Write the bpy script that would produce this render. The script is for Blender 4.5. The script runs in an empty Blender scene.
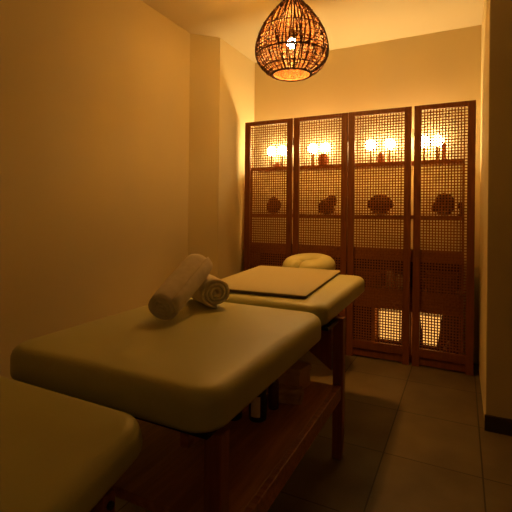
import bpy, bmesh, math, random
from mathutils import Vector, Matrix, Euler
random.seed(7)
PI = math.pi
sc = bpy.context.scene
C = sc.collection

# ------------------------------------------------------------------ materials
def mat(name, color, rough=0.6, spec=0.4, noise=None, bump=None, sheen=0, metallic=0, coat=0):
    """noise=(scale,(r,g,b) second colour, stretch xyz); bump=(scale,strength,stretch)"""
    m = bpy.data.materials.new(name); m.use_nodes = True
    nt = m.node_tree; b = nt.nodes['Principled BSDF']
    b.inputs['Base Color'].default_value = (*color, 1)
    b.inputs['Roughness'].default_value = rough
    b.inputs['Specular IOR Level'].default_value = spec
    b.inputs['Metallic'].default_value = metallic
    b.inputs['Sheen Weight'].default_value = sheen
    b.inputs['Coat Weight'].default_value = coat
    tc = nt.nodes.new('ShaderNodeTexCoord')
    def tex(scale, stretch, detail=4):
        mp = nt.nodes.new('ShaderNodeMapping'); mp.inputs['Scale'].default_value = stretch
        nt.links.new(tc.outputs['Object'], mp.inputs['Vector'])
        n = nt.nodes.new('ShaderNodeTexNoise'); n.inputs['Scale'].default_value = scale
        n.inputs['Detail'].default_value = detail
        nt.links.new(mp.outputs['Vector'], n.inputs['Vector'])
        return n
    if noise:
        n = tex(noise[0], noise[2] if len(noise) > 2 else (1, 1, 1))
        r = nt.nodes.new('ShaderNodeValToRGB')
        r.color_ramp.elements[0].position = 0.35; r.color_ramp.elements[1].position = 0.65
        r.color_ramp.elements[0].color = (*color, 1); r.color_ramp.elements[1].color = (*noise[1], 1)
        nt.links.new(n.outputs['Fac'], r.inputs['Fac']); nt.links.new(r.outputs['Color'], b.inputs['Base Color'])
    if bump:
        n = tex(bump[0], bump[2] if len(bump) > 2 else (1, 1, 1), 6)
        bp = nt.nodes.new('ShaderNodeBump'); bp.inputs['Strength'].default_value = bump[1]
        bp.inputs['Distance'].default_value = 0.01
        nt.links.new(n.outputs['Fac'], bp.inputs['Height']); nt.links.new(bp.outputs['Normal'], b.inputs['Normal'])
    return m

def emat(name, color, strength):
    m = bpy.data.materials.new(name); m.use_nodes = True
    b = m.node_tree.nodes['Principled BSDF']
    b.inputs['Base Color'].default_value = (*color, 1)
    b.inputs['Emission Color'].default_value = (*color, 1)
    b.inputs['Emission Strength'].default_value = strength
    return m

M_WALL = mat('painted_plaster', (.62, .535, .315), .9, .15, noise=(1.3, (.60, .515, .30)), bump=(220, .12))
M_CEIL = mat('ceiling_paint', (.65, .58, .39), .9, .1, bump=(200, .06))
M_BASE = mat('dark_skirting', (.030, .022, .016), .45, .4, noise=(9, (.045, .032, .02)))
M_VINYL = mat('olive_vinyl', (.44, .435, .21), .40, .45, noise=(3, (.41, .40, .185)), bump=(420, .10))
M_PAD = mat('tan_mat', (.34, .30, .15), .62, .3, bump=(600, .15))
M_PADEDGE = mat('dark_mat_edge', (.09, .065, .035), .6, .3, bump=(500, .1))
M_WOODT = mat('reddish_beech', (.36, .13, .042), .42, .45, noise=(5, (.20, .055, .018), (1, 14, 14)), bump=(60, .1, (1, 10, 10)))
M_WOODV = mat('reddish_beech_upright', (.27, .085, .028), .42, .45, noise=(5, (.20, .055, .018), (14, 14, 1)))
M_SHELFW = mat('shelf_plank_wood', (.46, .19, .065), .45, .4, noise=(4, (.30, .11, .035), (14, 1, 14)))
M_FRAME = mat('dark_cedar_frame', (.20, .064, .014), .5, .4, noise=(6, (.155, .046, .010), (12, 12, 1)), bump=(60, .12, (10, 10, 1)))
M_CANE = mat('woven_paper_cord', (.30, .115, .030), .75, .2, noise=(70, (.22, .08, .02)), bump=(300, .25))
M_CAB = mat('shelving_wood', (.30, .12, .032), .6, .3, noise=(5, (.24, .09, .024), (1, 12, 12)))
M_CABIN = mat('dark_interior_board', (.05, .018, .006), .7, .2, noise=(5, (.04, .014, .005), (1, 12, 12)))  # darker than the shelving wood so the compartments look dark through the grid
M_WICK = mat('brown_rattan', (.060, .020, .007), .6, .25, noise=(60, (.10, .036, .012)))
M_TOWEL = mat('white_terry', (.86, .78, .64), .95, .05, noise=(40, (.78, .70, .56)), bump=(700, .6), sheen=.2)
M_BLACK = mat('black_plastic', (.012, .010, .009), .35, .5, noise=(8, (.018, .015, .012)))
M_LABEL = mat('cream_label', (.72, .60, .42), .6, .3, noise=(30, (.68, .56, .38)))
M_CABLE = mat('cable_black', (.02, .014, .01), .5, .4, noise=(30, (.03, .02, .012)))
M_BRASS = mat('hinge_brass', (.30, .17, .05), .4, .5, metallic=1.0, noise=(20, (.24, .13, .04)))
M_STEEL = mat('dark_steel', (.12, .10, .08), .35, .5, metallic=1.0, noise=(20, (.09, .08, .06)))
M_ORN = mat('dark_carved_wood', (.11, .036, .012), .6, .3, noise=(25, (.07, .022, .008)), bump=(90, .5))
M_SALT = mat('amber_salt', (.62, .20, .04), .5, .4, noise=(20, (.45, .12, .02)), bump=(60, .5))
M_BASKET = mat('basket_fibre', (.17, .075, .024), .8, .2, noise=(50, (.10, .04, .013)), bump=(160, .6))
M_CLOTH = mat('folded_cloth', (.62, .40, .20), .95, .05, noise=(20, (.36, .21, .10)), bump=(400, .5))
M_AMBER = mat('amber_bottle', (.10, .030, .008), .15, .6, noise=(10, (.07, .02, .006)))
M_PAPER = mat('book_cover', (.60, .36, .17), .6, .3, noise=(20, (.54, .31, .14)))
WARM = (1.0, .40, .045)
M_BULB = emat('bulb_glow', (1.0, .72, .36), 220)
M_GLOBE = emat('globe_glow', (1.0, .70, .30), 64)
M_STRIP = emat('strip_glow', (1.0, .52, .11), 56)
M_STRIPL = emat('strip_glow_dim', (1.0, .48, .09), 16)
M_CANDLE = emat('candle_glow', (1.0, .47, .10), 1.35)

def floor_mat():
    m = bpy.data.materials.new('stone_tiles'); m.use_nodes = True
    nt = m.node_tree; N = nt.nodes; L = nt.links; b = N['Principled BSDF']
    tc = N.new('ShaderNodeTexCoord'); sp = N.new('ShaderNodeSeparateXYZ'); L.new(tc.outputs['Object'], sp.inputs[0])
    def mth(op, a, bv=None, c=None):
        n = N.new('ShaderNodeMath'); n.operation = op
        for i, v in enumerate((a, bv, c)):
            if v is None: continue
            if isinstance(v, (int, float)): n.inputs[i].default_value = v
            else: L.new(v, n.inputs[i])
        return n.outputs[0]
    def line(src, off, pitch):
        q = mth('DIVIDE', mth('SUBTRACT', src, off), pitch)
        fr = mth('FRACT', q)
        d = mth('MINIMUM', fr, mth('SUBTRACT', 1.0, fr))
        return mth('MULTIPLY', d, pitch), mth('FLOOR', q)
    dx, ix = line(sp.outputs['X'], -.300, .385)
    dy, iy = line(sp.outputs['Y'], 1.893, .445)
    d = mth('MINIMUM', dx, dy)
    g = mth('LESS_THAN', d, .0028)
    cmb = N.new('ShaderNodeCombineXYZ'); L.new(ix, cmb.inputs[0]); L.new(iy, cmb.inputs[1])
    wn = N.new('ShaderNodeTexWhiteNoise'); L.new(cmb.outputs[0], wn.inputs['Vector'])
    no = N.new('ShaderNodeTexNoise'); no.inputs['Scale'].default_value = 4.5; no.inputs['Detail'].default_value = 7
    L.new(tc.outputs['Object'], no.inputs['Vector'])
    f = mth('ADD', mth('MULTIPLY', no.outputs['Fac'], .8), mth('MULTIPLY', wn.outputs['Value'], .2))
    r = N.new('ShaderNodeValToRGB'); L.new(f, r.inputs['Fac'])
    r.color_ramp.elements[0].position = .3; r.color_ramp.elements[0].color = (.085, .064, .034, 1)
    r.color_ramp.elements[1].position = .75; r.color_ramp.elements[1].color = (.15, .115, .062, 1)
    mx = N.new('ShaderNodeMix'); mx.data_type = 'RGBA'
    L.new(g, mx.inputs['Factor']); L.new(r.outputs['Color'], mx.inputs['A'])
    mx.inputs['B'].default_value = (.03, .022, .014, 1)
    L.new(mx.outputs['Result'], b.inputs['Base Color'])
    b.inputs['Roughness'].default_value = .5; b.inputs['Specular IOR Level'].default_value = .35
    h = mth('SUBTRACT', mth('MULTIPLY', no.outputs['Fac'], .25), g)
    bp = N.new('ShaderNodeBump'); bp.inputs['Strength'].default_value = .35; bp.inputs['Distance'].default_value = .003
    L.new(h, bp.inputs['Height']); L.new(bp.outputs['Normal'], b.inputs['Normal'])
    return m
M_FLOOR = floor_mat()

# ------------------------------------------------------------------ mesh helpers
def put(name, bm, m, parent=None, loc=None, rot=None, smooth=False, bevel=0, kind=None):
    me = bpy.data.meshes.new(name)
    bmesh.ops.recalc_face_normals(bm, faces=bm.faces)
    bm.to_mesh(me); bm.free()
    if smooth:
        for p in me.polygons: p.use_smooth = True
    o = bpy.data.objects.new(name, me); C.objects.link(o)
    for mm in (m if isinstance(m, (list, tuple)) else [m]): me.materials.append(mm)
    if parent: o.parent = parent
    if loc: o.location = loc
    if rot: o.rotation_euler = rot
    if bevel:
        b = o.modifiers.new('bevel', 'BEVEL'); b.width = bevel; b.segments = 2; b.limit_method = 'ANGLE'
    if kind: o['kind'] = kind
    return o

def tag(o, label, cat, group=None):
    o['label'] = label; o['category'] = cat
    if group: o['group'] = group
    return o

def empty(name, loc, label, cat, group=None, rot=(0, 0, 0)):
    o = bpy.data.objects.new(name, None); C.objects.link(o); o.location = loc; o.rotation_euler = rot
    o.empty_display_size = .05
    return tag(o, label, cat, group)

def box(bm, x0, x1, y0, y1, z0, z1, mi=0):
    v = [bm.verts.new(p) for p in ((x0,y0,z0),(x1,y0,z0),(x1,y1,z0),(x0,y1,z0),(x0,y0,z1),(x1,y0,z1),(x1,y1,z1),(x0,y1,z1))]
    for f in ((3,2,1,0),(4,5,6,7),(0,1,5,4),(1,2,6,5),(2,3,7,6),(3,0,4,7)):
        bm.faces.new([v[i] for i in f]).material_index = mi
def bx(*a):
    bm = bmesh.new(); box(bm, *a); return bm

def prism(bm, pts, axis, a0, a1):
    """extrude polygon pts (2-D) along axis"""
    def P(p, a):
        return {'x': (a, p[0], p[1]), 'y': (p[0], a, p[1]), 'z': (p[0], p[1], a)}[axis]
    A = [bm.verts.new(P(p, a0)) for p in pts]; B = [bm.verts.new(P(p, a1)) for p in pts]
    bm.faces.new(A); bm.faces.new(B[::-1])
    n = len(pts)
    for i in range(n): bm.faces.new((A[i], A[(i+1) % n], B[(i+1) % n], B[i]))

def lathe(bm, prof, n=24, cx=0, cy=0, cz=0, close=True):
    rings = []
    for r, z in prof:
        if r < 1e-5: rings.append([bm.verts.new((cx, cy, cz+z))])
        else: rings.append([bm.verts.new((cx+r*math.cos(2*PI*i/n), cy+r*math.sin(2*PI*i/n), cz+z)) for i in range(n)])
    for a, b in zip(rings, rings[1:]):
        if len(a) == 1 and len(b) == 1: continue
        for i in range(n):
            j = (i+1) % n
            if len(a) == 1: bm.faces.new((a[0], b[i], b[j]))
            elif len(b) == 1: bm.faces.new((a[i], a[j], b[0]))
            else: bm.faces.new((a[i], a[j], b[j], b[i]))
    if close:
        if len(rings[0]) > 1: bm.faces.new(rings[0][::-1])
        if len(rings[-1]) > 1: bm.faces.new(rings[-1])

def tube(bm, pts, r, n=6, cyclic=False):
    pts = [Vector(p) for p in pts]
    k = len(pts); rings = []; up = Vector((0, 0, 1)); prev = None
    for i, p in enumerate(pts):
        a = pts[i-1] if (i > 0 or cyclic) else p
        b = pts[(i+1) % k] if (i < k-1 or cyclic) else p
        t = (b-a).normalized()
        if prev is None:
            u = t.cross(up)
            if u.length < 1e-3: u = t.cross(Vector((1, 0, 0)))
        else: u = prev - t*prev.dot(t)
        u.normalize(); prev = u; w = t.cross(u)
        rr = r[i] if isinstance(r, (list, tuple)) else r
        rings.append([bm.verts.new(p+(u*math.cos(2*PI*j/n)+w*math.sin(2*PI*j/n))*rr) for j in range(n)])
    m = k if cyclic else k-1
    for i in range(m):
        a, b = rings[i], rings[(i+1) % k]
        for j in range(n): bm.faces.new((a[j], a[(j+1) % n], b[(j+1) % n], b[j]))
    if not cyclic: bm.faces.new(rings[0][::-1]); bm.faces.new(rings[-1])

def rrect(x0, x1, y0, y1, r, seg=8):
    r = max(r, .0005); out = []
    for cx, cy, a0 in ((x1-r, y1-r, 0), (x0+r, y1-r, PI/2), (x0+r, y0+r, PI), (x1-r, y0+r, 1.5*PI)):
        for i in range(seg+1):
            a = a0+PI/2*i/seg; out.append((cx+r*math.cos(a), cy+r*math.sin(a)))
    return out

def cushion(w, l, t, rc, re, dome=.006, seg=8):
    """upholstered slab, origin at its centre, top near z = t/2"""
    bm = bmesh.new(); rings = []
    def ring(inset, z):
        return [bm.verts.new((x, y, z)) for x, y in rrect(-w/2+inset, w/2-inset, -l/2+inset, l/2-inset, max(rc-inset, .004), seg)]
    K = 7
    rb = re*.55
    prof = []
    for i in range(K+1):
        a = -PI/2+PI/2*i/K; prof.append((rb-rb*math.cos(a), -t/2+rb+rb*math.sin(a)))
    for i in range(K+1):
        a = PI/2*i/K; prof.append((re-re*math.cos(a), t/2-re+re*math.sin(a)-dome))
    prof += [(re+.02, t/2-dome*.55), (re+.06, t/2-dome*.2), (re+.11, t/2)]
    rings = [ring(*p) for p in prof]
    n = len(rings[0])
    for a, b in zip(rings, rings[1:]):
        for j in range(n): bm.faces.new((a[j], a[(j+1) % n], b[(j+1) % n], b[j]))
    bm.faces.new(rings[0][::-1]); bm.faces.new(rings[-1])
    return bm

def copy_tree(o, parent=None):
    c = o.copy(); C.objects.link(c)
    if parent: c.parent = parent
    for ch in list(o.children): copy_tree(ch, c)
    return c

# ------------------------------------------------------------------ room shell
CZ = 2.40; BY = 3.336; LX = -1.851; AX = -1.683; RX = .112; RY = 2.325; FX = 2.60; NY = -3.0; T = .10
put('floor', bx(LX-T, FX+T, NY-T, BY+T, -.10, 0), M_FLOOR, kind='structure')
put('ceiling', bx(LX-T, FX+T, NY-T, BY+T, CZ, CZ+.10), M_CEIL, kind='structure')
bm = bmesh.new()
prism(bm, [(LX-T, NY), (LX, NY), (LX, 2.578), (AX, 2.738), (AX, BY), (LX-T, BY)], 'z', 0, CZ)
put('wall_left', bm, M_WALL, kind='structure')
put('wall_back', bx(LX-T, RX+.02, BY, BY+T, 0, CZ), M_WALL, kind='structure')
put('wall_right', bx(RX, FX+T, RY, BY+T, 0, CZ), M_WALL, kind='structure', bevel=.004)
put('wall_far_right', bx(FX, FX+T, NY, RY, 0, CZ), M_WALL, kind='structure')
put('wall_front', bx(LX-T, FX+T, NY-T, NY, 0, CZ), M_WALL, kind='structure')
put('baseboard_right', bx(RX-.004, FX, RY-.012, RY, 0, .078), M_BASE, kind='structure', bevel=.002)

# ------------------------------------------------------------------ folding screen
SY = 3.08
screen = empty('folding_screen', (-.77, SY, 0), 'tall four-panel wooden folding screen with woven grid panels across the back wall', 'folding screen')
PH = 1.805
panels = [(-1.632, -1.210), (-1.198, -.768), (-.762, -.321), (-.303, .076)]
PITCH = .0193
for pi_, (x0, x1) in enumerate(panels):
    w = x1-x0; cx = (x0+x1)/2
    st = .047; top = .033; rail = .058
    z0, z1 = .125, 1.772
    bm = bmesh.new(); d = .013
    box(bm, -w/2, -w/2+st, -d, d, 0, PH); box(bm, w/2-st, w/2, -d, d, 0, PH)
    box(bm, -w/2+st, w/2-st, -d, d, z1, PH)
    box(bm, -w/2+st, w/2-st, -d, d, z0-rail, z0)
    box(bm, -w/2+st, w/2-st, -.004, d, .012, z0-rail-.004)
    fr = put('panel', bm, M_FRAME, screen, (cx-(-.77), 0, 0), (0, 0, math.radians([.6, -.5, .7, -.6][pi_])), bevel=.0015)
    # woven cords
    bm = bmesh.new()
    ow = w-2*st; nx = round(ow/PITCH); nz = round((z1-z0)/PITCH)
    px = ow/nx; pz = (z1-z0)/nz; hw = .0039; th = .0011; am = .0018
    def strip(vert, c, a0, step, count, par):
        prev = None
        for k in range(2*count+1):
            a = a0+step*k/2
            off = am*math.sin(PI*(k/2+.5)+PI*par) if k % 2 == 0 else 0
            ring = []
            for (s, t_) in ((-hw, -th), (hw, -th), (hw, th), (-hw, th)):
                ring.append(bm.verts.new((c+s, off+t_, a) if vert else (a, off+t_, c+s)))
            if prev:
                for j in range(4): bm.faces.new((prev[j], prev[(j+1) % 4], ring[(j+1) % 4], ring[j]))
            prev = ring
    for i in range(1, nx): strip(True, -ow/2+px*i, z0, pz, nz, i % 2)
    for i in range(1, nz): strip(False, z0+pz*i, -ow/2, px, nx, (i+1) % 2)
    put('woven_grid', bm, M_CANE, fr)
for xx in (-1.2055, -.765, -.312):
    for zz in (.30, 1.62):
        bm = bmesh.new(); lathe(bm, [(.0035, -.03), (.0035, .03)], 10)
        put('hinge', bm, M_BRASS, screen, (xx+.77, .004, zz), smooth=False)

# ------------------------------------------------------------------ shelving behind the screen
shelf = empty('shelving_unit', (-.78, 3.22, 0), 'wooden shelving unit seen through the woven grid of the screen', 'shelves')
y0s, y1s = -.095, .112
L0, L1 = -.835, .795
for zt, th_ in ((1.43, .013), (1.045, .013), (.735, .02), (.505, .02), (.06, .02)):
    put('shelf', bx(L0, L1, y0s, y1s, zt-th_, zt), M_CAB, shelf)
put('fascia', bx(L0, L1, y0s-.016, y0s, .728, .805), M_CAB, shelf)
put('fascia', bx(L0, L1, y0s-.016, y0s, .365, .486), M_CAB, shelf)
put('plinth', bx(L0, L1, y0s+.02, y0s+.035, 0, .04), M_CAB, shelf)
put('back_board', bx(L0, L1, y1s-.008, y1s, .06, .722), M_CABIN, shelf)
for xx in (L0, -.42, L1-.016): put('side_panel', bx(xx, xx+.016, y0s, y1s-.0085, .06, .715), M_CAB, shelf)
for xx in (L0, L1-.016):
    put('post', bx(xx, xx+.016, y0s+.014, y0s+.03, .735, 1.032), M_CAB, shelf); put('post', bx(xx, xx+.016, y0s+.014, y0s+.03, 1.045, 1.417), M_CAB, shelf)
put('side_panel', bx(.19, .206, y0s, y1s-.008, .06, .485), M_CAB, shelf)
put('side_panel', bx(.448, .464, y0s, y1s-.008, .06, .485), M_CAB, shelf)

for zz in (1.412, 1.027):
    put('added_light_strip', bx(L0+.02, L1-.02, y0s+.022, y0s+.034, zz-.002, zz+.0035), M_STRIP if zz > 1.2 else M_STRIPL, shelf)  # unseen glowing strips, added to brighten the back wall under each shelf
    put('shelf_lip', bx(L0+.016, L1-.016, y0s, y0s+.012, zz-.008, zz+.005), M_CAB, shelf)
# globe lamps on the top shelf
def globe_lamp():
    r = empty('globe_lamp', (0, 0, 0), '', 'lamp', 'globe lamps along the top shelf')
    bm = bmesh.new(); lathe(bm, [(0, 0), (.026, 0), (.026, .006), (.010, .012), (.008, .115), (0, .115)], 20)
    put('base', bm, M_BRASS, r, smooth=False)
    bm = bmesh.new(); R = .042
    lathe(bm, [(R*math.sin(PI*i/12), R-R*math.cos(PI*i/12)) for i in range(13)], 24, cz=.115)
    put('globe', bm, M_GLOBE, r, smooth=True)
    return r
SHELF1 = 1.43
glamps = [(-1.485, 'round white globe lamp behind the leftmost panel, the left one of its pair'),
          (-1.385, 'round white globe lamp behind the leftmost panel, the right one of its pair'),
          (-1.110, 'round white globe lamp behind the second panel, the left one of its pair'),
          (-1.005, 'round white globe lamp behind the second panel, the right one of its pair'),
          (-.640, 'round white globe lamp behind the third panel, the left one of its pair'),
          (-.500, 'round white globe lamp behind the third panel, the right one of its pair'),
          (-.255, 'round white globe lamp behind the rightmost panel, the left one of its pair'),
          (-.165, 'round white globe lamp behind the rightmost panel, the right one of its pair')]
g0 = globe_lamp()
for i, (x, lab) in enumerate(glamps):
    g = g0 if i == 0 else copy_tree(g0)
    g.location = (x, 3.285, SHELF1); g['label'] = lab

def lump(name, pts, m, sub=2, seed=0, disp=0, noise=0):
    """union-like body of overlapping ellipsoids, remeshed into one"""
    bm = bmesh.new()
    for (cx, cy, cz, rx, ry, rz) in pts:
        mt = Matrix.Translation((cx, cy, cz)) @ Matrix.Diagonal((rx, ry, rz, 1))
        bmesh.ops.create_icosphere(bm, subdivisions=sub, radius=1, matrix=mt)
    rnd = random.Random(seed)
    if disp:
        for v in bm.verts: v.co += Vector((rnd.uniform(-1, 1), rnd.uniform(-1, 1), rnd.uniform(-1, 1)))*disp
    o = put(name, bm, m, smooth=True)
    rm = o.modifiers.new('remesh', 'REMESH'); rm.mode = 'VOXEL'; rm.voxel_size = .0028; rm.use_smooth_shade = True
    return o
# objects on the top shelf
o = lump('salt_crystal', [(0,0,.014,.034,.025,.016), (.008,0,.028,.022,.02,.016), (-.018,0,.02,.016,.016,.014)], M_SALT, disp=.002); o.location = (-1.385, 3.165, SHELF1-.001)
tag(o, 'low orange crystal lump on the top shelf behind the leftmost panel', 'ornament')
bm = bmesh.new(); lathe(bm, [(0,0),(.03,0),(.040,.02),(.043,.05),(.034,.085),(.028,.09),(.028,.082),(.036,.05),(.03,.012),(0,.01)], 24)
o = put('amber_jar', bm, M_SALT, loc=(-.985, 3.165, SHELF1), smooth=True); tag(o, 'amber jar on the top shelf behind the second panel from the left', 'jar')
bm = bmesh.new(); lathe(bm, [(0,0),(.018,0),(.020,.01),(.009,.02),(.011,.05),(.016,.07),(.007,.09),(.011,.105),(.006,.12),(0,.124)], 20)
o = put('figurine', bm, M_SALT, loc=(-.115, 3.165, SHELF1), smooth=True); tag(o, 'slim orange figurine on the top shelf behind the rightmost panel', 'figurine')
bm = bmesh.new(); lathe(bm, [(0,0),(.022,0),(.026,.02),(.024,.055),(.012,.065),(.012,.075),(0,.075)], 20)
o = put('small_bottle', bm, M_SALT, loc=(-.545, 3.165, SHELF1), smooth=True); tag(o, 'squat amber bottle on the top shelf between two globe lamps behind the third panel', 'bottle')
# carved ornaments on the second shelf
Z2 = 1.0455
o = lump('shell_ornament', [(-.008,0,.055,.058,.022,.056),(-.02,0,.095,.030,.018,.034),(.0,0,.112,.022,.018,.035),(.045,0,.07,.026,.018,.048),(.02,0,.09,.03,.018,.04),(0,0,.012,.06,.025,.012)], M_ORN); o.location = (-1.412, 3.17, Z2)
tag(o, 'dark peaked shell-shaped ornament behind the leftmost panel', 'ornament')
o = lump('lobed_ornament', [(-.022,0,.062,.048,.024,.062),(.030,0,.118,.044,.020,.034),(.010,0,.085,.050,.022,.050),(.052,0,.100,.022,.018,.040),
     (-.052,0,.05,.026,.018,.05),(.020,0,.035,.040,.022,.034),(0,0,.013,.055,.026,.013)], M_ORN); o.location = (-.945, 3.17, Z2)
tag(o, 'dark two-lobed carved ornament behind the second panel from the left', 'ornament')
pts = [(0,0,.075,.084,.022,.074),(0,0,.012,.08,.026,.012)]
for k in range(9):
    a = PI*k/8; pts.append((.080*math.cos(a), 0, .072+.064*math.sin(a), .019, .016, .019))
o = lump('fan_shell', pts, M_ORN); o.location = (-.545, 3.17, Z2)
tag(o, 'large dark fan-shaped shell ornament behind the third panel from the left', 'ornament')
bm = bmesh.new()
pts = [(0,0,.012,.05,.025,.012)]
for k in range(12):
    a = 2*PI*k/12; pts.append((.047*math.cos(a), 0, .080+.058*math.sin(a), .023, .016, .023))
pts.append((0,.004,.075,.04,.012,.045)); pts.append((-.055,0,.05,.03,.014,.03))
o = lump('flower_ornament', pts, M_ORN); o.location = (-.112, 3.17, Z2)
tag(o, 'dark round flower-shaped ornament with a hollow centre behind the rightmost panel', 'ornament')
bm = bmesh.new(); lathe(bm, [(0,0),(.02,0),(.012,.012),(.010,.035),(.018,.05),(.021,.07),(.014,.09),(0,.097)], 20)
o = put('small_vase', bm, M_ORN, loc=(-.006, 3.183, Z2+.0005), smooth=True); tag(o, 'small dark vase at the right end of the shelf behind the rightmost panel', 'vase')
# baskets and pots in the compartment below
def basket(x, w, h, label):
    r = empty('storage_basket', (x, 3.215, .5055), label, 'basket', 'woven baskets on the lower shelf')
    bm = bmesh.new()
    for k, (z, s) in enumerate([(0, .9), (h, 1)]): pass
    n = 9
    outer = []
    for k in range(n+1):
        s = .9+.1*k/n + (.012 if k % 2 else 0)
        outer.append([bm.verts.new((px_, py_, h*k/n)) for px_, py_ in rrect(-w/2*s, w/2*s, -.075*s, .075*s, .02, 4)])
    inner = [[bm.verts.new((px_, py_, z)) for px_, py_ in rrect(-w/2*s, w/2*s, -.075*s, .075*s, .018, 4)] for z, s in ((h, .93), (.01, .84))]
    R = outer+inner; m = len(R[0])
    for a, b in zip(R, R[1:]):
        for j in range(m): bm.faces.new((a[j], a[(j+1) % m], b[(j+1) % m], b[j]))
    bm.faces.new(outer[0][::-1]); bm.faces.new(inner[-1])
    put('basket_body', bm, M_BASKET, r)
    bm = bmesh.new(); tube(bm, [(px_, py_, h) for px_, py_ in rrect(-w/2, w/2, -.075, .075, .02, 4)], .006, 6, True)
    put('rim', bm, M_CANE, r, smooth=True)
basket(-.125, .20, .13, 'low woven basket behind the rightmost panel, below the flower ornament')
basket(-.64, .22, .11, 'low woven basket behind the third panel, left of the jars')
for k, (x, h, lab) in enumerate([(-.475, .15, 'tallest of the pale jars behind the third panel on the lower shelf'), (-.405, .12, 'shorter pale jar right of the tallest jar on the lower shelf'), (-.262, .17, 'dark tall jar behind the left edge of the rightmost panel')]):
    bm = bmesh.new(); lathe(bm, [(0,0),(.024,0),(.028,.01),(.028,h*.7),(.018,h*.82),(.018,h*.9),(0,h*.9)], 20)
    r = empty('storage_jar', (x, 3.20, .5052), lab, 'jar', 'jars on the lower shelf')
    put('jar_body', bm, M_LABEL if k < 2 else M_ORN, r, smooth=True)
    bm = bmesh.new(); lathe(bm, [(0,h*.9),(.021,h*.9),(.021,h),(0,h)], 20); put('lid', bm, M_ORN, r)
# glowing lanterns in the bottom niche
def paper_lantern(x, wt, wb, label):
    r = empty('paper_lantern', (x, 3.205, .0605), label, 'lantern', 'glowing lanterns in the bottom niche')
    put('lantern_stand', bx(-wb/2-.008, wb/2+.008, -.05, .05, 0, .07), M_ORN, r, bevel=.002)
    bm = bmesh.new()
    def q(k, z, g=0): 
        h = (wb+(wt-wb)*k)/2-g
        return [(-h, -.045+g, z), (h, -.045+g, z), (h, .045-g, z), (-h, .045-g, z)]
    A = [bm.verts.new(p) for p in q(0, .0705, .003)]; B = [bm.verts.new(p) for p in q(1, .285, .003)]
    bm.faces.new(A); bm.faces.new(B)
    for i in range(4): bm.faces.new((A[i], A[(i+1) % 4], B[(i+1) % 4], B[i]))
    put('lantern_shade', bm, M_CANDLE, r)
    bm = bmesh.new()
    a = q(0, .07); b = q(1, .288)
    for i in range(4): tube(bm, [a[i], b[i]], .0035, 4)
    tube(bm, a, .0035, 4, True); tube(bm, b, .0035, 4, True)
    put('lantern_frame', bm, M_ORN, r)
paper_lantern(-.470, .155, .150, 'square glowing lantern in the bottom niche behind the third panel from the left')
paper_lantern(-.190, .150, .095, 'tapered glowing lantern in the bottom niche behind the rightmost panel')
bm = bmesh.new(); lathe(bm, [(0,0),(.03,0),(.045,.03),(.05,.06),(.03,.10),(.022,.11),(.022,.115),(0,.115)], 22)
o = put('clay_pot', bm, M_ORN, loc=(-.058, 3.175, .0603), smooth=True); tag(o, 'round dark pot right of the tapered glowing lantern in the bottom niche', 'pot')

# ------------------------------------------------------------------ pendant lamp
PLX, PLY = -.872, 2.190
pl = empty('pendant_lamp', (PLX, PLY, 0), 'pear-shaped brown rattan pendant lamp with a lit bulb hanging from the ceiling', 'pendant lamp')
prof = [(.030,2.250),(.055,2.243),(.085,2.212),(.112,2.180),(.138,2.146),(.163,2.108),(.184,2.066),(.199,2.022),(.206,1.978),(.205,1.948),(.196,1.916),(.176,1.884),(.146,1.857),(.108,1.836)]
def pr(t):
    t *= len(prof)-1; i = min(int(t), len(prof)-2); f = t-i
    return prof[i][0]*(1-f)+prof[i+1][0]*f, prof[i][1]*(1-f)+prof[i+1][1]*f
bm = bmesh.new()
n = 76
for k in range(n):
    a0 = 2*PI*k/n; ph = random.uniform(0, 6); am = random.uniform(.01, .035); tw = random.uniform(-.06, .06)
    pts = []
    for s in range(15):
        t = s/14; r, z = pr(t); a = a0+am*math.sin(t*9+ph)+tw*t
        pts.append((r*math.cos(a), r*math.sin(a), z))
    tube(bm, pts, .0034, 4)
for k in range(64):
    sg = 1 if k % 2 else -1; a0 = random.uniform(0, 2*PI); t0 = random.choice((.0, .22, .42)); t1 = t0+random.uniform(.3, .55)
    t1 = min(t1, .98); tw = sg*random.uniform(.35, .8); pts = []
    for s in range(13):
        t = t0+(t1-t0)*s/12; r, z = pr(t); a = a0+tw*s/12+.03*math.sin(s*1.7)
        pts.append(((r+.001)*math.cos(a), (r+.001)*math.sin(a), z))
    tube(bm, pts, .0024, 4)
# fine horizontal weave rows
for k in range(64):
    t = .06+.90*k/63; r, z = pr(t); ph = random.uniform(0, 6); pts = []
    for s in range(72):
        a = 2*PI*s/72; q = (1 if (s+k) % 2 else -1)*.0015
        zz = .005*math.sin(a*random.choice((3, 3))+ph)+.003*math.sin(a*11+ph*2)
        pts.append(((r+q)*math.cos(a), (r+q)*math.sin(a), z+zz))
    tube(bm, pts, .0020, 3, True)
sh = put('lamp_shade', bm, M_WICK, pl, smooth=True)
for (t, rr) in ((1.0, .0070), (.895, .0040), (.72, .0044), (.45, .0036), (.24, .0032), (.05, .006)):
    r, z = pr(t); bm = bmesh.new()
    tube(bm, [(r*math.cos(2*PI*i/48), r*math.sin(2*PI*i/48), z) for i in range(48)], rr, 6, True)
    put('ring', bm, M_WICK, sh, smooth=True)
bm = bmesh.new(); lathe(bm, [(.0, 2.262), (.035, 2.262), (.058, 2.245), (.078, 2.222), (.074, 2.218), (.052, 2.240), (0, 2.256)], 32, close=False)
put('top_cap', bm, M_WICK, sh, smooth=True)
for sx in (-1, 1):
    bm = bmesh.new()
    tube(bm, [(sx*.05+.010*math.cos(a)*1, 0, 2.248+.014*math.sin(a)) for a in [PI*i/8 for i in range(9)]], .002, 5)
    put('loop', bm, M_WICK, pl, smooth=True)
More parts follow.
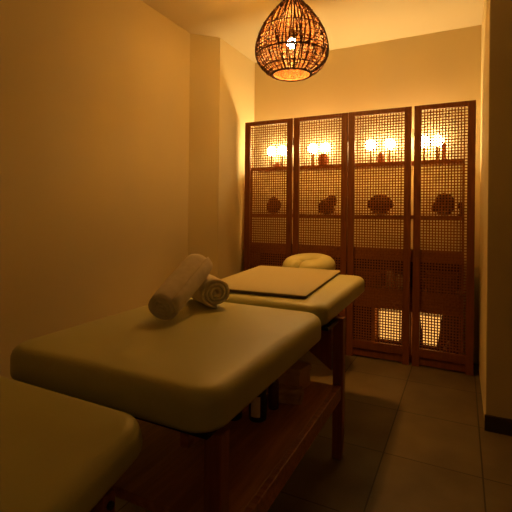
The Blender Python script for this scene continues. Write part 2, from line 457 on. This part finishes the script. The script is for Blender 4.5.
bm = bmesh.new(); tube(bm, [(0, 0, 2.39), (0, 0, 2.32), (0, 0, 2.075)], .0035, 8); put('cable', bm, M_CABLE, pl, smooth=True)
bm = bmesh.new(); lathe(bm, [(0, 2.038), (.017, 2.038), (.02, 2.05), (.02, 2.08), (.008, 2.095), (0, 2.095)], 20); put('socket', bm, M_CABLE, pl, smooth=True)
bm = bmesh.new(); lathe(bm, [(0, 2.385), (.045, 2.385), (.05, 2.3995), (0, 2.3995)], 28); put('ceiling_rose', bm, M_CABLE, pl)
R = .027; bm = bmesh.new()
lathe(bm, [(0, 1.985)]+[(R*math.sin(PI*i/12), 2.012-R*math.cos(PI*i/12)) for i in range(1, 10)]+[(.014, 2.038)], 24)
bulb = put('bulb', bm, M_BULB, pl, smooth=True)

# ------------------------------------------------------------------ massage table
tx = -.795
mt = empty('massage_table', (tx, 1.3, 0), 'long olive-green padded wooden massage table with a drop foot section', 'massage table')
def W(x, y, z=0): return (x-tx, y-1.3, z)
TW = .67
def section(w, x, ya, za, yb, zb, t, rc=.07, re=.034, nm='cushion'):
    l = math.hypot(yb-ya, zb-za); a = math.atan2(zb-za, yb-ya)
    c = Vector((x, (ya+yb)/2, (za+zb)/2)) - Vector((0, -math.sin(a), math.cos(a)))*(t/2)
    s = put(nm, cushion(w, l, t, rc, re), M_VINYL, mt, W(*c), (a, 0, 0), smooth=True)
    b = put('base_board', bx(-w/2+.03, w/2-.03, -l/2+.03, l/2-.03, -t/2-.014, -t/2-.0005), M_BLACK, s)
    return s
section(.71, -.814, .728, .676, 1.537, .681, .104, rc=.075, re=.038)
section(.66, -.803, 1.552, .6955, 2.36, .712, .092)
f3 = section(.62, -.896, .19, .492, .688, .632, .08, rc=.065, re=.034)
# frame
lw = .022
for (x, y, h) in ((-.489, .80, .56), (-1.10, .80, .56), (-.470, 1.768, .605), (-1.10, 1.768, .605)):
    bm = bmesh.new()
    prism(bm, [(-lw, 0), (lw-.004, 0), (lw, .12), (lw, h), (-lw, h), (-lw, .02)], 'y', -lw*.9, lw*.9)
    lg = put('leg', bm, M_WOODV, mt, W(x, y), bevel=.003)
    bm = bmesh.new(); lathe(bm, [(0, .30), (.009, .30), (.009, .304), (0, .306)], 12)
bm = bmesh.new()
for x in (-.635, -1.15):
    pass
for (x) in (-.630, -1.14):
    put('support_leg', bx(-.02, .02, -.016, .016, 0, .500), M_WOODV, mt, W(x, .60), bevel=.002)
bm = bmesh.new(); bmesh.ops.create_cone(bm, cap_ends=True, segments=12, radius1=.008, radius2=.008, depth=.006, matrix=Matrix.Translation((-.630-tx+.0235, .60-1.3, .478)) @ Matrix.Rotation(PI/2, 4, 'Y'))
put('bolt', bm, M_STEEL, mt)
put('crossbar', bx(-1.12-tx, -.65-tx, .59-1.3, .61-1.3, .435, .475), M_WOODT, mt, bevel=.002)
# side aprons and shelf rails
for x in (-.565, -1.045):
    put('apron', bx(x-.011-tx, x+.011-tx, -.52, .25, .51, .557), M_WOODT, mt, bevel=.002)
    put('apron', bx(x-.011-tx, x+.011-tx, .27, 1.07, .55, .598), M_WOODT, mt, bevel=.002)
put('shelf_rail', bx(-.474-tx, -.452-tx, .826-1.3, 1.7425-1.3, .262, .321), M_WOODT, mt, bevel=.003)
put('shelf_rail', bx(-1.15-tx, -1.128-tx, .74-1.3, 1.80-1.3, .262, .325), M_WOODT, mt, bevel=.003)
put('shelf_board', bx(-1.127-tx, -.4745-tx, .828-1.3, 1.74-1.3, .29, .318), M_SHELFW, mt, bevel=.002)
# gusset brace between the far legs
bm = bmesh.new()
prism(bm, [(-.502-tx, .372), (-.502-tx, .60), (-.80-tx, .60), (-.80-tx, .575)], 'y', 1.757-1.3, 1.779-1.3)
put('brace', bm, M_WOODV, mt, bevel=.002)
bm = bmesh.new()
prism(bm, [(-1.072-tx, .372), (-1.072-tx, .60), (-.80-tx, .60), (-.80-tx, .575)], 'y', 1.757-1.3, 1.779-1.3)
put('brace', bm, M_WOODV, mt, bevel=.002)
# hinge plate visible in the gap
put('hinge_plate', bx(-.50-tx, -.47-tx, 1.60-1.3, 1.75-1.3, .585, .598), M_BLACK, mt)
# face cradle
fc_c = Vector((-.900, 2.60, .707))
bm = bmesh.new()
pts = []; rad = []
for i in range(33):
    a = math.radians(-72+ (324)*i/32)  # opening towards -y
    aa = a
    x = .125*math.cos(aa); y = .115*math.sin(aa)
    pts.append((x, y, 0))
n = 33
pts = []
for i in range(n):
    a = math.radians(-90+7+(360-14)*i/(n-1))
    pts.append((.112*math.cos(a), .100*math.sin(a), 0)); 
    e = min(i, n-1-i); rad.append(.066*min(1, .80+.14*math.sqrt(e)))
tube(bm, pts, rad, 14)
for v in bm.verts: v.co.z *= .92
fc = put('face_cradle', bm, M_VINYL, mt, W(*fc_c), (math.radians(8), 0, math.radians(-14)), smooth=True)
bm = bmesh.new()
for sx in (-1, 1): tube(bm, [(sx*.07, -.26, -.075), (sx*.07, -.05, -.05), (sx*.07, .05, -.042)], .006, 8)
put('cradle_bar', bm, M_STEEL, fc, smooth=True)
bm = bmesh.new()
prism(bm, rrect(-.12, .12, -.03, .11, .03, 5), 'z', -.046, -.038)
put('cradle_plate', bm, M_BLACK, fc)

# mat on the far section
a2 = math.atan2(.016, .778)
l2 = .725; w2 = .50
mx, my = -.846, 1.972
mz = .6958+(my-1.552)*math.tan(a2)+.0008
bm = bmesh.new(); seg = 6
rings = []
for inset, z in ((.002, 0), (0, .003), (0, .011), (.003, .0135), (.008, .014)):
    rings.append([bm.verts.new((x, y, z)) for x, y in rrect(-w2/2+inset, w2/2-inset, -l2/2+inset, l2/2-inset, .012, seg)])
for k, (a, b) in enumerate(zip(rings, rings[1:])):
    for j in range(len(a)):
        bm.faces.new((a[j], a[(j+1) % len(a)], b[(j+1) % len(a)], b[j])).material_index = 1 if k < 2 else 0
bm.faces.new(rings[0][::-1]).material_index = 1; bm.faces.new(rings[-1])
o = put('flat_mat', bm, [M_PAD, M_PADEDGE], loc=(mx, my, mz), rot=(a2, 0, .06), smooth=False)
tag(o, 'thin tan rectangular mat with dark edges lying on the raised head section', 'mat')

# ------------------------------------------------------------------ rolled towels
def cam2w(lat, dep, z):
    th = math.atan(206/415)
    return Vector((lat*math.cos(th)-dep*math.sin(th), lat*math.sin(th)+dep*math.cos(th), z))
def towel(name, A, B, R, label, squash=.93, spin=0.0, seed=1, turns=3.4):
    A = Vector(A); B = Vector(B); ax = (B-A); L = ax.length; ax.normalize()
    side = ax.cross(Vector((0, 0, 1))).normalized(); up = side.cross(ax)
    th = R/turns*.86
    rnd = random.Random(seed)
    NS = int(turns*26); NL = 14
    def cen(s):
        f = s/NS; r = .004+(R-.004-th*.5)*f**.9
        return r, spin+2*PI*turns*f
    ridge = [rnd.uniform(-1, 1) for _ in range(8)]
    bm = bmesh.new()
    outer = []; inner = []
    for l in range(NL+1):
        t = l/NL
        ro, ri = [], []
        for s in range(NS+1):
            r, a = cen(s)
            wob = .0016*math.sin(a*2+t*5+seed)+.0012*math.sin(a*5+t*11+seed*2)
            shift = .004*math.sin(a*1.3+seed)*(1 if t > .5 else -1)*(abs(t-.5)*2)**3
            end = (abs(t-.5)*2)**8*th*.22
            for lst, rr in ((ro, r+th*.5-end), (ri, max(r-th*.45+end, .0008))):
                w_ = wob*(r/R)
                p = A+ax*(L*t+shift)+side*(math.cos(a)*(rr+w_))+up*(math.sin(a)*(rr+w_)*squash)
                lst.append(bm.verts.new(p))
        outer.append(ro); inner.append(ri)
    for l in range(NL):
        for s in range(NS):
            bm.faces.new((outer[l][s], outer[l][s+1], outer[l+1][s+1], outer[l+1][s]))
            bm.faces.new((inner[l][s+1], inner[l][s], inner[l+1][s], inner[l+1][s+1]))
        bm.faces.new((outer[l][NS], inner[l][NS], inner[l+1][NS], outer[l+1][NS]))
        bm.faces.new((inner[l][0], outer[l][0], outer[l+1][0], inner[l+1][0]))
    for l in (0, NL):
        for s in range(NS):
            bm.faces.new((outer[l][s], inner[l][s], inner[l][s+1], outer[l][s+1]))
    o = put(name, bm, M_TOWEL, smooth=True)
    tag(o, label, 'towel', 'rolled white towels')
    return o
TZ = .677
towel('rolled_towel', cam2w(-.146, 1.590, TZ+.065), cam2w(-.250, 1.79, TZ+.066), .065,
      'white rolled towel lying flat on the table with its spiral end showing', .96, spin=2.2, seed=2)
towel('rolled_towel', cam2w(-.314, 1.392, TZ+.052), cam2w(-.222, 1.635, TZ+.176), .066,
      'white rolled towel leaning up across the other towel', .85, spin=-.6, seed=5, turns=3.2)

# ------------------------------------------------------------------ things on the table shelf
SZ = .3185
def bottle(x, y, h, r, m, label, lab=True, pump=True):
    b = empty('bottle', (x, y, SZ), label, 'bottle', 'bottles on the table shelf')
    bm = bmesh.new(); lathe(bm, [(0,0),(r*.95,0),(r,.005),(r,h*.68),(r*.85,h*.76),(r*.4,h*.82),(r*.4,h*.86),(0,h*.86)], 24)
    put('bottle_body', bm, m, b, smooth=True)
    bm = bmesh.new()
    if pump:
        lathe(bm, [(0,h*.86),(r*.45,h*.86),(r*.45,h*.92),(r*.15,h*.93),(r*.15,h),(0,h)], 14)
        box(bm, -r*.2, r*1.1, -r*.18, r*.18, h*.985, h*1.02)
    else: lathe(bm, [(0,h*.86),(r*.5,h*.86),(r*.5,h),(0,h)], 16)
    put('pump' if pump else 'cap', bm, M_BLACK, b)
    if lab:
        bm = bmesh.new(); a0 = -1.95; k = 8; A = []; B = []
        for i in range(k+1):
            a = a0+1.1*i/k
            A.append(bm.verts.new(((r+.0006)*math.cos(a), (r+.0006)*math.sin(a), h*.12))); B.append(bm.verts.new(((r+.0006)*math.cos(a), (r+.0006)*math.sin(a), h*.60)))
        for i in range(k): bm.faces.new((A[i], A[i+1], B[i+1], B[i]))
        put('bottle_label', bm, M_LABEL, b, smooth=True)
bottle(-.645, 1.33, .15, .032, M_BLACK, 'black pump bottle with a pale label on the shelf under the table')
bottle(-.628, 1.43, .14, .02, M_AMBER, 'brown bottle with a plain body behind the labelled black bottle', lab=False, pump=False)
bottle(-.725, 1.30, .15, .03, M_BLACK, 'black pump bottle without a label left of the labelled one', lab=False)
def soft_stack(name, x, y, w, l, h, z, m, label, cat, rot=0, group=None):
    bm = cushion(w, l, h, .015, h*.42, .001, 4)
    o = put(name, bm, m, loc=(x, y, z+h/2+.0005), rot=(0, 0, rot), smooth=True)
    tag(o, label, cat, group); return o
soft_stack('folded_towel', -.615, 1.53, .13, .11, .024, SZ, M_CLOTH, 'folded tan towel lying flat in front of the box on the table shelf', 'towel', .25)
# box of supplies
bxo = empty('cardboard_box', (-.650, 1.655, SZ), 'tan lidded box at the far end of the table shelf', 'box', rot=(0, 0, -.12))
put('box_body', bx(-.07, .07, -.05, .05, 0, .068), M_PAPER, bxo, bevel=.003)
put('box_lid', bx(-.074, .074, -.054, .054, .0685, .092), M_PAPER, bxo, bevel=.003)
bm = bmesh.new(); R = .030
lathe(bm, [(0,0)]+[(R*math.sin(PI*i/12)*1.1, R*.62-R*.62*math.cos(PI*i/12)) for i in range(1, 12)]+[(0, R*1.24)], 22)
o = put('round_tin', bm, M_BLACK, loc=(-.665, 1.635, SZ+.0925), smooth=True); tag(o, 'black rounded pot standing on the tan lidded box', 'pot')

# ------------------------------------------------------------------ lights
def light(name, loc, power, color, r, parent=None):
    ld = bpy.data.lights.new(name, 'POINT'); ld.energy = power; ld.color = color; ld.shadow_soft_size = r
    lo = bpy.data.objects.new(name, ld); C.objects.link(lo); lo.location = loc
    if parent: lo.parent = parent
    return lo
light('bulb_light', (0, 0, 2.012), 77, WARM, .055, pl)

light('fill_light', (1.3, -1.8, 2.25), 4.5, (1, .58, .20), .10)  # added fill behind the camera to lift the shadows, no fixture there

w = bpy.data.worlds.new('world'); sc.world = w; w.use_nodes = True
w.node_tree.nodes['Background'].inputs['Color'].default_value = (.01, .005, .001, 1)
w.node_tree.nodes['Background'].inputs['Strength'].default_value = .1

# ------------------------------------------------------------------ camera
cd = bpy.data.cameras.new('camera'); cam = bpy.data.objects.new('camera', cd); C.objects.link(cam)
th = math.atan(206/415)
cam.matrix_world = Matrix.Translation((0, 0, 1.05)) @ Matrix.Rotation(th, 4, 'Z') @ Matrix.Rotation(PI/2, 4, 'X') @ Matrix.Rotation(math.radians(.6), 4, 'Z')
cd.sensor_width = 36; cd.lens = 415/512*36; cd.shift_y = -43/512; cd.clip_start = .02
sc.camera = cam

sc.view_settings.view_transform = 'Standard'; sc.view_settings.look = 'None'
sc.view_settings.gamma = 1; sc.view_settings.use_curve_mapping = False
sc.view_settings.exposure = 0.0
sc.cycles.use_denoising = True
sc.cycles.max_bounces = 10; sc.cycles.diffuse_bounces = 8
sc.cycles.sample_clamp_indirect = 4
